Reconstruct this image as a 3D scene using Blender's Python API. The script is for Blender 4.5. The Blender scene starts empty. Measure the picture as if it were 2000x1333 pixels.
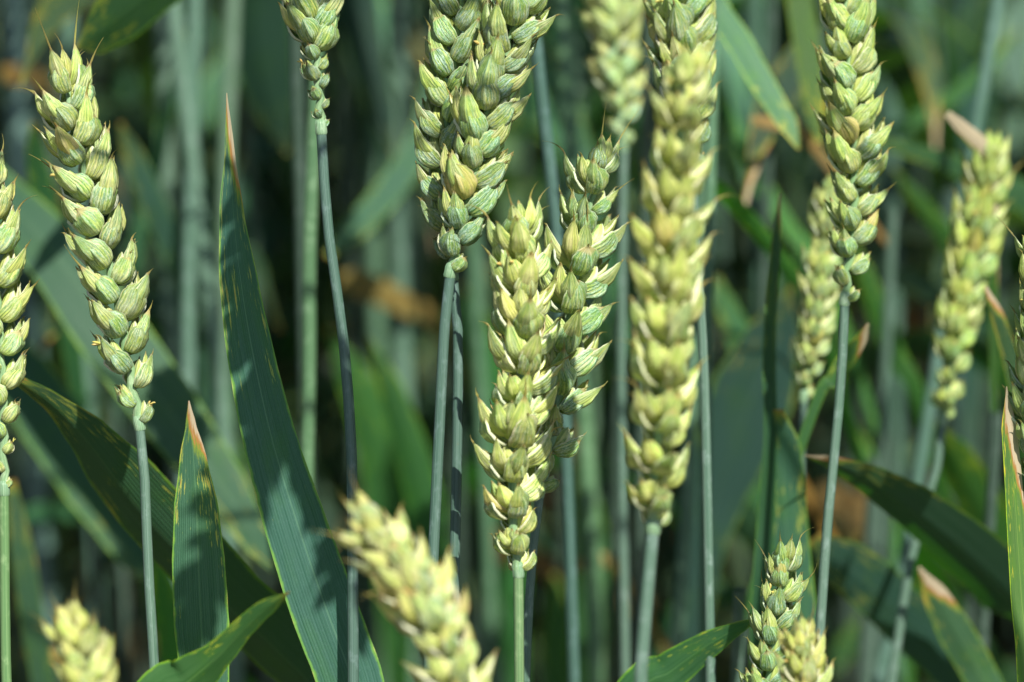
import bpy, math, random
import numpy as np
from mathutils import Vector, Matrix, noise

sc = bpy.context.scene
C = bpy.context.collection
rnd = random.Random(11)

# ------------------------------------------------------------------ camera, world, sun, exposure
PITCH = math.radians(20.0)
CAM = Vector((0.0, 0.0, 0.95))
FWD = Vector((0, math.cos(PITCH), -math.sin(PITCH)))
UP = Vector((0, math.sin(PITCH), math.cos(PITCH)))
RT = Vector((1, 0, 0))
FPX = 2000 * 100 / 36.0
cd = bpy.data.cameras.new('camera')
cam = bpy.data.objects.new('camera', cd)
C.objects.link(cam)
cam.location = CAM
cam.rotation_euler = (math.pi / 2 - PITCH, 0, 0)
cd.lens = 100
cd.sensor_width = 36
cd.clip_start = 0.02
cd.clip_end = 500
cd.dof.use_dof = True
cd.dof.focus_distance = 0.64
cd.dof.aperture_fstop = 6.7
cd.dof.aperture_blades = 0
sc.camera = cam

SUN_EL, SUN_AZ = math.radians(55), math.radians(27)      # azimuth: towards the right of the camera's back
SUN = Vector((math.cos(SUN_EL) * math.sin(SUN_AZ), -math.cos(SUN_EL) * math.cos(SUN_AZ), math.sin(SUN_EL)))
w = bpy.data.worlds.new('World')
sc.world = w
w.use_nodes = True
nt = w.node_tree
sky = nt.nodes.new('ShaderNodeTexSky')
sky.sky_type = 'NISHITA'
sky.sun_disc = False
sky.sun_elevation = SUN_EL
sky.sun_rotation = math.atan2(SUN.x, SUN.y)
nt.links.new(sky.outputs[0], nt.nodes['Background'].inputs['Color'])
nt.nodes['Background'].inputs['Strength'].default_value = 0.075
ld = bpy.data.lights.new('sun', 'SUN')
ld.energy = 5.0
ld.angle = math.radians(0.53)
ld.color = (1.0, 0.965, 0.90)
lo = bpy.data.objects.new('sun', ld)
lo.rotation_euler = SUN.to_track_quat('Z', 'Y').to_euler()
C.objects.link(lo)
vs = sc.view_settings
vs.view_transform = 'Standard'
vs.look = 'None'
vs.exposure = 0.68
vs.gamma = 1
vs.use_curve_mapping = False
sc.cycles.max_bounces = 7
sc.cycles.diffuse_bounces = 2
sc.cycles.glossy_bounces = 2
sc.cycles.transmission_bounces = 4
sc.cycles.use_denoising = True
sc.cycles.sample_clamp_indirect = 4


def P(px, py, d):
    """the place seen at a photo pixel, d metres along the camera's axis"""
    return CAM + FWD * d + RT * ((px - 1000) / FPX * d) + UP * ((666.5 - py) / FPX * d)


# ------------------------------------------------------------------ helpers
def tag(o, label=None, cat=None, group=None, kind=None):
    if label: o['label'] = label
    if cat: o['category'] = cat
    if group: o['group'] = group
    if kind: o['kind'] = kind
    return o


def thing(name, loc, label, cat, group=None):
    o = bpy.data.objects.new(name, None)
    o.empty_display_size = 0.01
    C.objects.link(o)
    o.location = loc
    return tag(o, label, cat, group)


def mesh_np(name, verts, faces, mats, uvs=None, mi=None):
    me = bpy.data.meshes.new(name)
    me.from_pydata([tuple(v) for v in verts], [], faces)
    for m in mats: me.materials.append(m)
    me.polygons.foreach_set('use_smooth', [True] * len(faces))
    if mi is not None: me.polygons.foreach_set('material_index', mi)
    if uvs is not None:
        l = me.uv_layers.new(name='UVMap')
        li = np.zeros(len(me.loops), dtype=np.int32)
        me.loops.foreach_get('vertex_index', li)
        l.data.foreach_set('uv', np.asarray(uvs, dtype=np.float32)[li].ravel())
    me.update()
    return me


def place(name, me, parent=None, M=None, col=(1, 1, 1, 1)):
    o = bpy.data.objects.new(name, me)
    C.objects.link(o)
    if M is not None: o.matrix_basis = M
    if parent: o.parent = parent
    o.color = col
    return o


def interp(pts, t):
    if t <= pts[0][0]: return pts[0][1]
    for (a, x), (b, y) in zip(pts, pts[1:]):
        if t <= b:
            k = (t - a) / (b - a)
            k = k * k * (3 - 2 * k) if len(pts) > 3 else k
            return x + (y - x) * k
    return pts[-1][1]


def catmull(pts, n):
    """smooth curve through the points, n samples evenly spaced by length"""
    p = [2 * pts[0] - pts[1]] + list(pts) + [2 * pts[-1] - pts[-2]]
    out = []
    for i in range(1, len(p) - 2):
        for k in range(24):
            t = k / 24
            a, b, c, d = p[i - 1], p[i], p[i + 1], p[i + 2]
            out.append(0.5 * ((2 * b) + (c - a) * t + (2 * a - 5 * b + 4 * c - d) * t * t + (3 * b - 3 * c + d - a) * t ** 3))
    out.append(p[-2])
    L = [0]
    for a, b in zip(out, out[1:]): L.append(L[-1] + (b - a).length)
    res, par, j = [], [], 0
    for i in range(n):
        s = L[-1] * i / (n - 1)
        while j < len(L) - 2 and L[j + 1] < s: j += 1
        k = (s - L[j]) / max(1e-9, L[j + 1] - L[j])
        res.append(out[j].lerp(out[j + 1], min(1, k)))
        par.append((j + k) / 24)
    return res, L[-1], par


def tube_data(pts, rad, seg=12, ridge=0.0):
    V, F, U = [], [], []
    n = len(pts)
    ref = Vector((0.3, -1, 0.2)).normalized()
    acc = 0
    for i, p in enumerate(pts):
        t = (pts[min(i + 1, n - 1)] - pts[max(i - 1, 0)]).normalized()
        a = ref.cross(t).normalized()
        b = t.cross(a)
        if i: acc += (p - pts[i - 1]).length
        for k in range(seg + 1):
            an = 2 * math.pi * k / seg
            r = rad[i] * (1 + ridge * (1 if k % 2 else -1) * (k < seg))
            V.append(p + (a * math.cos(an) + b * math.sin(an)) * r)
            U.append((k / seg, acc))
    for i in range(n - 1):
        for k in range(seg):
            o = i * (seg + 1) + k
            F.append((o, o + 1, o + seg + 2, o + seg + 1))
    V.append(pts[-1]); U.append((0.5, acc))
    o = (n - 1) * (seg + 1)
    for k in range(seg): F.append((o + k, o + k + 1, len(V) - 1))
    return V, F, U


# ------------------------------------------------------------------ materials
class NB:
    def __init__(self, name):
        self.m = bpy.data.materials.new(name)
        self.m.use_nodes = True
        self.t = self.m.node_tree
        self.t.nodes.clear()

    def n(self, typ, props=None, **ins):
        nd = self.t.nodes.new(typ)
        for k, v in (props or {}).items(): setattr(nd, k, v)
        for k, v in ins.items():
            key = int(k[1:]) if k[0] == 'i' and k[1:].isdigit() else k.replace('_', ' ')
            self.set(nd.inputs[key], v)
        return nd

    def set(self, sock, v):
        if isinstance(v, bpy.types.NodeSocket): self.t.links.new(v, sock)
        elif isinstance(v, bpy.types.Node): self.t.links.new(v.outputs[0], sock)
        else: sock.default_value = v

    def math(self, op, a, b=0.0, c=0.0, clamp=False):
        nd = self.n('ShaderNodeMath', {'operation': op, 'use_clamp': clamp}, i0=a, i1=b, i2=c)
        return nd.outputs[0]

    def ss(self, x, a, b):            # smooth step; a may be above b
        nd = self.n('ShaderNodeMapRange', {'interpolation_type': 'SMOOTHSTEP'}, i0=x, i1=min(a, b), i2=max(a, b))
        nd.inputs[3].default_value, nd.inputs[4].default_value = (0, 1) if a < b else (1, 0)
        return nd.outputs[0]

    def mix(self, f, a, b, mode='MIX'):
        nd = self.t.nodes.new('ShaderNodeMix')
        nd.data_type = 'RGBA'
        nd.blend_type = mode
        nd.clamp_factor = True
        for s, v in ((nd.inputs[0], f), (nd.inputs[6], a), (nd.inputs[7], b)):
            if isinstance(v, tuple) and len(v) == 3: v = (*v, 1)
            self.set(s, v)
        return nd.outputs[2]

    def noise(self, vec, scale, detail=3, rough=0.55):
        return self.n('ShaderNodeTexNoise', None, Vector=vec, Scale=scale, Detail=detail, Roughness=rough).outputs[0]

    def comb(self, x, y, z=0.0):
        return self.n('ShaderNodeCombineXYZ', None, i0=x, i1=y, i2=z).outputs[0]

    def leafy(self, col, trans_col, tfac, rough, bump=None, bstr=0.3, bdist=0.0002, spec=0.4, sheen=0.0):
        bs = self.n('ShaderNodeBsdfPrincipled')
        self.set(bs.inputs['Base Color'], col)
        self.set(bs.inputs['Roughness'], rough)
        bs.inputs['Specular IOR Level'].default_value = spec
        if sheen:
            bs.inputs['Sheen Weight'].default_value = sheen
            bs.inputs['Sheen Roughness'].default_value = 0.4
        tr = self.n('ShaderNodeBsdfTranslucent')
        self.set(tr.inputs[0], trans_col)
        if bump is not None:
            bp = self.n('ShaderNodeBump', None, Height=bump, Strength=bstr, Distance=bdist)
            self.t.links.new(bp.outputs[0], bs.inputs['Normal'])
        mx = self.n('ShaderNodeMixShader', None, i0=tfac, i1=bs, i2=tr)
        out = self.n('ShaderNodeOutputMaterial')
        self.t.links.new(mx.outputs[0], out.inputs[0])
        return self.m


def uv_nodes(b):
    s = b.n('ShaderNodeSeparateXYZ', None, i0=b.n('ShaderNodeTexCoord').outputs['UV'])
    return s.outputs[0], s.outputs[1]


def husk_material(name):
    """scales of the ear: pale yellow flesh with green nerves, a blue-grey wax bloom, dry papery margins"""
    b = NB(name)
    u, v = uv_nodes(b)
    oi = b.n('ShaderNodeObjectInfo')
    r, blue, tint = oi.outputs['Random'], oi.outputs['Alpha'], oi.outputs['Color']
    r9 = b.math('MULTIPLY', r, 37.0)
    uvec = b.comb(b.math('MULTIPLY', u, 5.0), b.math('MULTIPLY', v, 1.6), r9)
    big = b.noise(uvec, 1.0, 3, 0.6)
    streak = b.noise(b.comb(b.math('MULTIPLY', u, 23.0), b.math('MULTIPLY', v, 1.9), r9), 1.0, 3, 0.65)
    fine = b.noise(b.comb(b.math('MULTIPLY', u, 60.0), b.math('MULTIPLY', v, 14.0), r9), 1.0, 2, 0.6)
    ner = b.math('SINE', b.math('MULTIPLY', b.math('ADD', u, b.math('MULTIPLY', big, 0.08)), 2 * math.pi * 11))
    ner = b.ss(ner, 0.1, 0.9)
    yel = b.mix(b.ss(big, 0.38, 0.62), (0.60, 0.68, 0.25), (0.78, 0.78, 0.42))
    grn = b.mix(b.ss(fine, 0.35, 0.65), (0.13, 0.28, 0.08), (0.34, 0.46, 0.17))
    # green shows along the flanks and up to the tip, following the nerves
    up_ = b.math('ADD', b.math('MULTIPLY', v, 0.45), b.math('MULTIPLY', b.math('SUBTRACT', streak, 0.5), 2.4))
    gf = b.ss(b.math('ADD', up_, b.math('MULTIPLY', blue, 0.75)), 0.22, 0.85)
    col = b.mix(b.math('MULTIPLY', gf, 0.9), yel, grn)
    col = b.mix(b.math('MULTIPLY', ner, b.math('ADD', 0.08, b.math('MULTIPLY', blue, 0.50))), col, (0.07, 0.20, 0.055))
    # bluish wax lying in pale streaks between the nerves
    wax = b.mix(b.ss(fine, 0.35, 0.7), (0.15, 0.29, 0.22), (0.58, 0.71, 0.63))
    s2 = b.noise(b.comb(b.math('MULTIPLY', u, 31.0), b.math('MULTIPLY', v, 3.2), b.math('ADD', r9, 9.0)), 1.0, 3, 0.7)
    wf = b.math('MULTIPLY', b.ss(b.math('ADD', b.math('MULTIPLY', s2, 0.7), b.math('MULTIPLY', big, 0.4)), 0.50, 0.62), b.math('MULTIPLY', blue, 1.35), clamp=True)
    col = b.mix(wf, col, wax)
    dk = b.math('MULTIPLY', b.ss(s2, 0.47, 0.36), b.math('MULTIPLY', blue, 0.9))
    col = b.mix(dk, col, (0.035, 0.12, 0.075))
    # papery margin and keel line
    edge = b.math('ABSOLUTE', b.math('SUBTRACT', u, 0.5))
    col = b.mix(b.math('MULTIPLY', b.ss(edge, 0.41, 0.465), 0.85), col, (0.80, 0.82, 0.66))
    keel = b.math('MULTIPLY', b.ss(edge, 0.035, 0.008), b.math('ADD', 0.12, b.math('MULTIPLY', blue, 0.55)))
    col = b.mix(keel, col, (0.30, 0.42, 0.28))
    # dry tip, brown specks
    tip = b.math('MULTIPLY', b.ss(b.math('ADD', v, b.math('MULTIPLY', big, 0.08)), 0.97, 1.1), 0.7)
    col = b.mix(tip, col, (0.52, 0.42, 0.17))
    dry = b.math('MULTIPLY', b.ss(b.math('ADD', v, b.math('MULTIPLY', r, 0.22)), 1.02, 1.12), b.ss(v, 1.12, 1.0))
    col = b.mix(b.math('MULTIPLY', dry, 0.6), col, (0.55, 0.40, 0.24))
    sp = b.noise(b.comb(b.math('MULTIPLY', u, 9.0), b.math('MULTIPLY', v, 9.0), r9), 2.2, 2, 0.5)
    col = b.mix(b.math('MULTIPLY', b.ss(sp, 0.70, 0.76), 0.6), col, (0.36, 0.20, 0.09))
    col = b.mix(1.0, col, tint, 'MULTIPLY')
    hv = b.n('ShaderNodeHueSaturation', None, Hue=b.math('ADD', 0.5, b.math('MULTIPLY', b.math('SUBTRACT', r, 0.5), 0.024)), Saturation=b.math('ADD', 1.07, b.math('MULTIPLY', big, 0.2)), Value=b.math('ADD', 0.88, b.math('MULTIPLY', r, 0.24)), Color=col)
    col = hv.outputs[0]
    tc = b.mix(1.0, col, (0.95, 1.0, 0.6), 'MULTIPLY')
    h = b.math('ADD', b.math('MULTIPLY', ner, 0.6), b.math('ADD', b.math('MULTIPLY', streak, 0.9), b.math('MULTIPLY', fine, 0.35)))
    return b.leafy(col, tc, 0.25, b.math('ADD', 0.30, b.math('MULTIPLY', fine, 0.25)), h, 0.9, 0.00022, 0.38, 0.0)


def stem_material(name):
    b = NB(name)
    u, v = uv_nodes(b)
    oi = b.n('ShaderNodeObjectInfo')
    r, tint = b.math('MULTIPLY', oi.outputs['Random'], 31.0), oi.outputs['Color']
    st = b.noise(b.comb(b.math('MULTIPLY', u, 26.0), b.math('MULTIPLY', v, 14.0), r), 1.0, 3, 0.6)
    mot = b.noise(b.comb(b.math('MULTIPLY', u, 3.0), b.math('MULTIPLY', v, 240.0), r), 1.0, 4, 0.65)
    rib = b.math('SINE', b.math('MULTIPLY', u, 2 * math.pi * 22))
    col = b.mix(b.ss(st, 0.3, 0.7), (0.062, 0.125, 0.085), (0.135, 0.205, 0.160))
    col = b.mix(b.math('MULTIPLY', b.ss(rib, -0.2, 0.9), 0.35), col, (0.085, 0.18, 0.085))
    col = b.mix(b.math('MULTIPLY', b.ss(mot, 0.5, 0.72), 0.5), col, (0.24, 0.32, 0.28))
    col = b.mix(b.math('MULTIPLY', b.ss(mot, 0.30, 0.24), 0.4), col, (0.18, 0.16, 0.07))
    col = b.mix(1.0, col, tint, 'MULTIPLY')
    h = b.math('ADD', b.math('MULTIPLY', rib, 0.35), b.math('MULTIPLY', mot, 0.5))
    return b.leafy(col, b.mix(1.0, col, (0.9, 1.0, 0.5), 'MULTIPLY'), 0.04, 0.42, h, 0.5, 0.00012, 0.35)


def leaf_material(name):
    """alpha of the object's colour = how far the dry tip reaches down the blade (0.1 = a tenth)"""
    b = NB(name)
    u, v = uv_nodes(b)
    oi = b.n('ShaderNodeObjectInfo')
    r, tint, dryl = b.math('MULTIPLY', oi.outputs['Random'], 23.0), oi.outputs['Color'], oi.outputs['Alpha']
    big = b.noise(b.comb(b.math('MULTIPLY', u, 2.0), b.math('MULTIPLY', v, 9.0), r), 1.0, 3, 0.6)
    st = b.noise(b.comb(b.math('MULTIPLY', u, 46.0), b.math('MULTIPLY', v, 5.0), r), 1.0, 2, 0.5)
    pit = b.noise(b.comb(b.math('MULTIPLY', u, 40.0), b.math('MULTIPLY', v, 300.0), r), 1.0, 2, 0.5)
    rib = b.math('SINE', b.math('MULTIPLY', u, 2 * math.pi * 24))
    col = b.mix(b.ss(st, 0.3, 0.7), (0.022, 0.066, 0.042), (0.042, 0.092, 0.066))
    col = b.mix(b.math('MULTIPLY', b.ss(rib, 0.0, 0.9), 0.35), col, (0.058, 0.108, 0.082))
    col = b.mix(b.math('MULTIPLY', b.ss(big, 0.45, 0.75), 0.55), col, (0.040, 0.105, 0.028))
    col = b.mix(b.math('MULTIPLY', b.ss(pit, 0.55, 0.8), 0.25), col, (0.09, 0.14, 0.12))
    edge = b.math('ABSOLUTE', b.math('SUBTRACT', u, 0.5))
    ew = b.math('ADD', edge, b.math('MULTIPLY', b.math('SUBTRACT', b.noise(b.comb(u, b.math('MULTIPLY', v, 40.0), r), 1.0, 3, 0.6), 0.5), 0.10))
    col = b.mix(b.math('MULTIPLY', b.ss(ew, 0.445, 0.485), 0.85), col, (0.13, 0.24, 0.035))
    col = b.mix(b.math('MULTIPLY', b.ss(ew, 0.49, 0.52), 0.8), col, (0.42, 0.38, 0.10))
    mid = b.ss(edge, 0.018, 0.006)
    col = b.mix(b.math('MULTIPLY', mid, 0.4), col, (0.12, 0.20, 0.12))
    # yellow and rust flecks along the nerves, denser near the tip
    fl = b.math('ADD', b.math('MULTIPLY', b.noise(b.comb(b.math('MULTIPLY', u, 24.0), b.math('MULTIPLY', v, 26.0), r), 1.0, 4, 0.65), 0.62), b.math('ADD', b.math('MULTIPLY', big, 0.30), b.math('MULTIPLY', edge, 0.16)))
    lo_ = b.math('SUBTRACT', 0.63, b.math('MULTIPLY', b.ss(v, 0.55, 1.0), 0.10))
    ff = b.math('MULTIPLY', b.math('GREATER_THAN', fl, lo_), 0.0)
    fm = b.ss(b.math('SUBTRACT', fl, lo_), 0.0, 0.05)
    col = b.mix(b.math('MULTIPLY', fm, 0.8), col, (0.36, 0.34, 0.07))
    fm2 = b.ss(b.math('SUBTRACT', fl, lo_), 0.06, 0.1)
    col = b.mix(b.math('MULTIPLY', fm2, 0.8), col, (0.35, 0.16, 0.05))
    col = b.mix(1.0, col, tint, 'MULTIPLY')
    # the dead tip
    s = b.math('ADD', b.math('SUBTRACT', v, 1.0), b.math('ADD', dryl, b.math('MULTIPLY', b.math('SUBTRACT', b.noise(b.comb(b.math('MULTIPLY', u, 9.0), b.math('MULTIPLY', v, 30.0), r), 1.0, 4, 0.6), 0.5), 0.09)))
    s = b.math('ADD', s, b.math('MULTIPLY', b.math('SUBTRACT', 0.5, u), b.math('MULTIPLY', dryl, 1.6)))
    col = b.mix(b.ss(s, -0.03, -0.005), col, (0.20, 0.28, 0.04))
    col = b.mix(b.ss(s, -0.010, 0.004), col, (0.42, 0.20, 0.06))
    col = b.mix(b.ss(s, 0.006, 0.03), col, (0.56, 0.46, 0.31))
    tc = b.mix(1.0, b.mix(1.0, b.mix(0.5, col, (0.11, 0.30, 0.025)), tint, 'MULTIPLY'), (0.7, 1.0, 0.3), 'MULTIPLY')
    h = b.math('ADD', b.math('MULTIPLY', rib, 0.5), b.math('ADD', b.math('MULTIPLY', st, 0.7), b.math('MULTIPLY', pit, 0.5)))
    return b.leafy(col, tc, 0.27, b.math('ADD', 0.42, b.math('MULTIPLY', big, 0.2)), h, 0.5, 0.00018, 0.3, 0.0)


def dead_material(name):
    b = NB(name)
    u, v = uv_nodes(b)
    oi = b.n('ShaderNodeObjectInfo')
    r = b.math('MULTIPLY', oi.outputs['Random'], 23.0)
    big = b.noise(b.comb(b.math('MULTIPLY', u, 3.0), b.math('MULTIPLY', v, 12.0), r), 1.0, 4, 0.6)
    st = b.noise(b.comb(b.math('MULTIPLY', u, 40.0), b.math('MULTIPLY', v, 6.0), r), 1.0, 2, 0.5)
    col = b.mix(b.ss(big, 0.3, 0.7), (0.17, 0.105, 0.04), (0.19, 0.165, 0.09))
    col = b.mix(b.math('MULTIPLY', b.ss(st, 0.5, 0.7), 0.5), col, (0.26, 0.15, 0.06))
    col = b.mix(1.0, col, oi.outputs['Color'], 'MULTIPLY')
    return b.leafy(col, col, 0.3, 0.65, st, 0.5, 0.0003, 0.3)


def soil_material(name):
    b = NB(name)
    p = b.n('ShaderNodeTexCoord').outputs['Object']
    a = b.noise(p, 14.0, 6, 0.65)
    c = b.noise(p, 120.0, 4, 0.7)
    col = b.mix(b.ss(a, 0.35, 0.65), (0.055, 0.035, 0.022), (0.13, 0.085, 0.055))
    col = b.mix(b.math('MULTIPLY', b.ss(c, 0.5, 0.8), 0.6), col, (0.19, 0.14, 0.09))
    bs = b.n('ShaderNodeBsdfPrincipled', None, Roughness=0.95)
    b.set(bs.inputs['Base Color'], col)
    bp = b.n('ShaderNodeBump', None, Height=b.math('ADD', a, b.math('MULTIPLY', c, 0.4)), Strength=0.8, Distance=0.02)
    b.t.links.new(bp.outputs[0], bs.inputs['Normal'])
    b.t.links.new(bs.outputs[0], b.n('ShaderNodeOutputMaterial').inputs[0])
    return b.m


MH, MS, ML, MD, MG = husk_material('husk'), stem_material('straw_stem'), leaf_material('leaf_blade'), dead_material('withered_leaf'), soil_material('soil')

# ------------------------------------------------------------------ the ground
n = 60
V, F = [], []
for j in range(n + 1):
    for i in range(n + 1):
        x, y = -6 + 12 * i / n, -3 + 14 * j / n
        V.append((x, y, 0.02 * noise.noise(Vector((x * 3, y * 3, 0))) - 0.01))
for j in range(n):
    for i in range(n):
        o = j * (n + 1) + i
        F.append((o, o + 1, o + n + 2, o + n + 1))
k0 = len(V)
V += [(-90, -90, -0.012), (90, -90, -0.012), (90, 90, -0.012), (-90, 90, -0.012)]
c = [0, n, (n + 1) * (n + 1) - 1, (n + 1) * n]
edge_b = list(range(0, n + 1)); edge_r = [j * (n + 1) + n for j in range(n + 1)]
edge_t = [(n) * (n + 1) + i for i in range(n, -1, -1)]; edge_l = [j * (n + 1) for j in range(n, -1, -1)]
for e, a, b_ in ((edge_b, k0, k0 + 1), (edge_r, k0 + 1, k0 + 2), (edge_t, k0 + 2, k0 + 3), (edge_l, k0 + 3, k0)):
    F.append(tuple([a, b_] + e[::-1]))
tag(place('ground', mesh_np('ground', V, F, [MG])), 'dark bare soil between the wheat stalks', 'ground', kind='structure')


# ------------------------------------------------------------------ scales of the ear (shared meshes)
def bract(name, L, W, D, arc, prof, bulge, tipbend, awn, awn_curve, seed, su=14, sv=13, asym=0.0, keel=0.10, flare=0.0, roof=0.75):
    """a boat-shaped scale growing along +Z with its back to +Y; the tip runs out into a beak or awn"""
    q = random.Random(seed)
    nx, ny = q.uniform(-.5, .5), q.uniform(-1, 1)
    rows = [(i / sv) for i in range(sv + 1)]
    na = 0 if awn < 0.0003 else 7
    V, U, F = [], [], []
    for i, v in enumerate(rows + [1 + 0.14 * (k + 1) for k in range(na)]):
        if v <= 1:
            p = interp(prof, v)
            z = L * v
            cy = bulge * math.sin(math.pi * min(1, v * 0.95)) + tipbend * max(0, v - 0.6) ** 2 * 6
            cx = asym * math.sin(math.pi * v) * W + nx * 0.0004 * v * v
            w_, d_ = W / 2 * p, D * p
            aw = 0
        else:
            k = (v - 1) / (0.14 * na)
            z = L + awn * k * (1 - 0.15 * k * abs(awn_curve))
            cy = bulge * math.sin(math.pi * .95) + tipbend * .96 + awn * awn_curve * k * k * 0.55
            cx = nx * 0.0004 + ny * awn * 0.22 * k * k
            w_ = d_ = max(0.00005, interp(prof, 1) * W / 2 * (1 - k) ** 1.3 + 0.00007 * (1 - k))
            aw = 1
        for j in range(su + 1):
            u = j / su * 2 - 1
            a = u * (arc / 2 if not aw else math.pi * 0.9)
            kk = keel * W * math.exp(-(u / 0.16) ** 2) * math.sin(math.pi * min(v, 1) * 0.9 + 0.25) if not aw else 0
            wob = 1 + (0 if aw else 0.022 * math.cos(u * 22)) + 0.025 * math.sin(u * 7 + nx * 9 + v * 5) + 0.03 * math.sin(v * 9 + ny * 5) * (not aw)
            fl = flare * W * max(0, abs(u) - 0.75) * v if not aw else 0
            dm = 1.0 if aw else 1.13 / (abs(math.sin(a)) + abs(math.cos(a))) ** (roof * min(1, 0.35 + v))
            rag = 0 if aw else (abs(u) > 0.86) * max(0, v - 0.35) * noise.noise(Vector((v * 9, nx * 20, u * 3))) * 0.16 * W
            x = cx + w_ * math.sin(a) * wob * dm + ((fl + rag) if u > 0 else -(fl + rag))
            y = cy + d_ * math.cos(a) * wob * dm + kk + (0 if aw else rag * 0.6)
            V.append((x, y, z))
            U.append((j / su, v))
    for i in range(sv + na):
        for j in range(su):
            o = i * (su + 1) + j
            F.append((o, o + su + 1, o + su + 2, o + 1))
    return mesh_np(name, V, F, [MH], U)


LEMP = [(0, .38), (.12, .72), (.34, 1.0), (.58, .90), (.80, .55), (.93, .24), (1, .10)]
GLUP = [(0, .42), (.10, .80), (.32, 1.0), (.64, .97), (.84, .70), (.95, .26), (1, .08)]
mm = 0.001
LEMMAS = {}
for si, awn in enumerate((0.8 * mm, 2.2 * mm, 6.0 * mm, 10.5 * mm)):
    LEMMAS[si] = [bract('lemma', (9.4 + .3 * q) * mm, 4.35 * mm, (1.6 + .12 * (q % 3)) * mm, math.radians(232), LEMP, 0.9 * mm, 0.35 * mm * (q % 2), awn * (0.8 + 0.13 * q), (0.5, -0.6, 0.9, 0.1)[q], 100 + si * 10 + q, keel=0.05, flare=0.16, su=18) for q in range(4)]
GLUMES = {}
for si, awn in enumerate((0.7 * mm, 1.5 * mm, 3.2 * mm)):
    GLUMES[si] = [bract('glume', (7.2 + .3 * q) * mm, 5.3 * mm, 2.0 * mm, math.radians(205), GLUP, 0.7 * mm, 0.4 * mm, awn * (0.8 + 0.2 * q), (0.9, 0.5, 1.0)[q], 200 + si * 10 + q, asym=0.06 * (1 if q % 2 else -1), keel=0.11, flare=0.30, su=18, roof=0.9) for q in range(3)]


def pod(name, L, W, D, seed):
    V, U, F = [], [], []
    su, sv = 10, 9
    for i in range(sv + 1):
        v = i / sv
        p = max(0.03, math.sin(math.pi * min(0.985, 0.05 + v * 0.94)) ** 0.75)
        for j in range(su + 1):
            a = 2 * math.pi * j / su
            V.append((W / 2 * p * math.cos(a), D / 2 * p * math.sin(a) + 0.5 * mm * math.sin(math.pi * v), L * v))
            U.append((j / su, v * 0.9))
    for i in range(sv):
        for j in range(su):
            o = i * (su + 1) + j
            F.append((o, o + 1, o + su + 2, o + su + 1))
    return mesh_np(name, V, F, [MH], U)


CORES = [pod('spikelet', 8.0 * mm, 5.6 * mm, 3.0 * mm, 1), pod('spikelet', 7.4 * mm, 5.2 * mm, 2.8 * mm, 2)]


def anther_mesh():
    pts = [Vector((0.0002 * math.sin(k * 1.3), 0.00015 * k * k * .2, k * 0.5 * mm)) for k in range(6)]
    V, F, U = tube_data(pts, [.12 * mm, .34 * mm, .30 * mm, .36 * mm, .33 * mm, .1 * mm], 7)
    return mesh_np('anther', V, F, [MH], [(.5, .98)] * len(V))


ANTHER = anther_mesh()


def bmat(base, az, lat, out, s=1.0, roll=0.0):
    """place a scale: turn its back to azimuth az (0 = outward), lean it lat sideways (X) and out outward (Y)"""
    R = Matrix.Rotation(az, 4, 'Z')
    T1 = Matrix.Rotation(lat, 4, 'Y')
    T2 = Matrix.Rotation(-out, 4, 'X')
    return Matrix.Translation(base) @ T1 @ T2 @ R @ Matrix.Rotation(roll, 4, 'Z') @ Matrix.Scale(s, 4)


def spikelet(root, M, tint, blue, awn, q, full=1.0, splay=1.0, detail=2):
    """one spikelet with its two glumes and three or four florets"""
    R = math.radians
    core = place('spikelet', q.choice(CORES), root, M, (*tint, blue * 0.25))
    j = lambda a: q.uniform(-a, a)

    def tn(b_):
        g = 1 + j(0.06)
        if q.random() < .02: return (tint[0] * 1.0, tint[1] * .88, tint[2] * .85, 0.1)
        return (tint[0] * g * (1 + j(.04)), tint[1] * g, tint[2] * g * (1 + j(.06)), max(0, min(1, b_ + j(0.16))))

    def aw(): return 3 if q.random() < (awn - .6) * .8 else 2 if q.random() < awn else (1 if q.random() < 0.6 else 0)
    for s in (-1, 1):
        g = place('glume', q.choice(GLUMES[min(2, aw())]), core, bmat(Vector((s * 0.9 * mm, 0.35 * mm, -0.2 * mm)), R(-s * (66 + j(12))), R(s * (17 + j(5)) * splay), R(9 + j(5)), 1 + j(.07)), tn(blue))
        place('lemma', q.choice(LEMMAS[aw()]), core, bmat(Vector((s * 0.8 * mm, 0.5 * mm, 1.5 * mm)), R(-s * (48 + j(16))), R(s * (20 + j(9)) * splay), R(8 + j(9)), (0.97 + j(.06)) * full), tn(blue * 0.55))
    if full > 0.62:
        s = q.choice((-1, 1))
        place('lemma', q.choice(LEMMAS[max(0, aw() - 1)]), core, bmat(Vector((s * 0.25 * mm, 1.0 * mm, 2.5 * mm)), R(j(22)), R((s * 3 + j(7)) * splay), R(12 + j(6)), (0.86 + j(.06)) * full), tn(blue * 0.3))
        if q.random() < 0.75:
            place('lemma', q.choice(LEMMAS[0]), core, bmat(Vector((-s * 0.7 * mm, 0.6 * mm, 3.6 * mm)), R(s * 20 + j(20)), R((-s * 9 + j(6)) * splay), R(3 + j(6)), (0.68 + j(.08)) * full), tn(blue * 0.3))
    for _ in range(2 if q.random() < .10 else 0):      # dry anthers caught between the husks
        place('anther', ANTHER, core, Matrix.Translation((q.uniform(-2.4, 2.4) * mm, q.uniform(1.6, 3.0) * mm, q.uniform(5.5, 8.5) * mm)) @ Matrix.Rotation(q.uniform(-1.2, 1.2), 4, 'Y') @ Matrix.Rotation(q.uniform(-1, .6), 4, 'X'), (1.25, 1.1, .95, 0))
    return core


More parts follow.
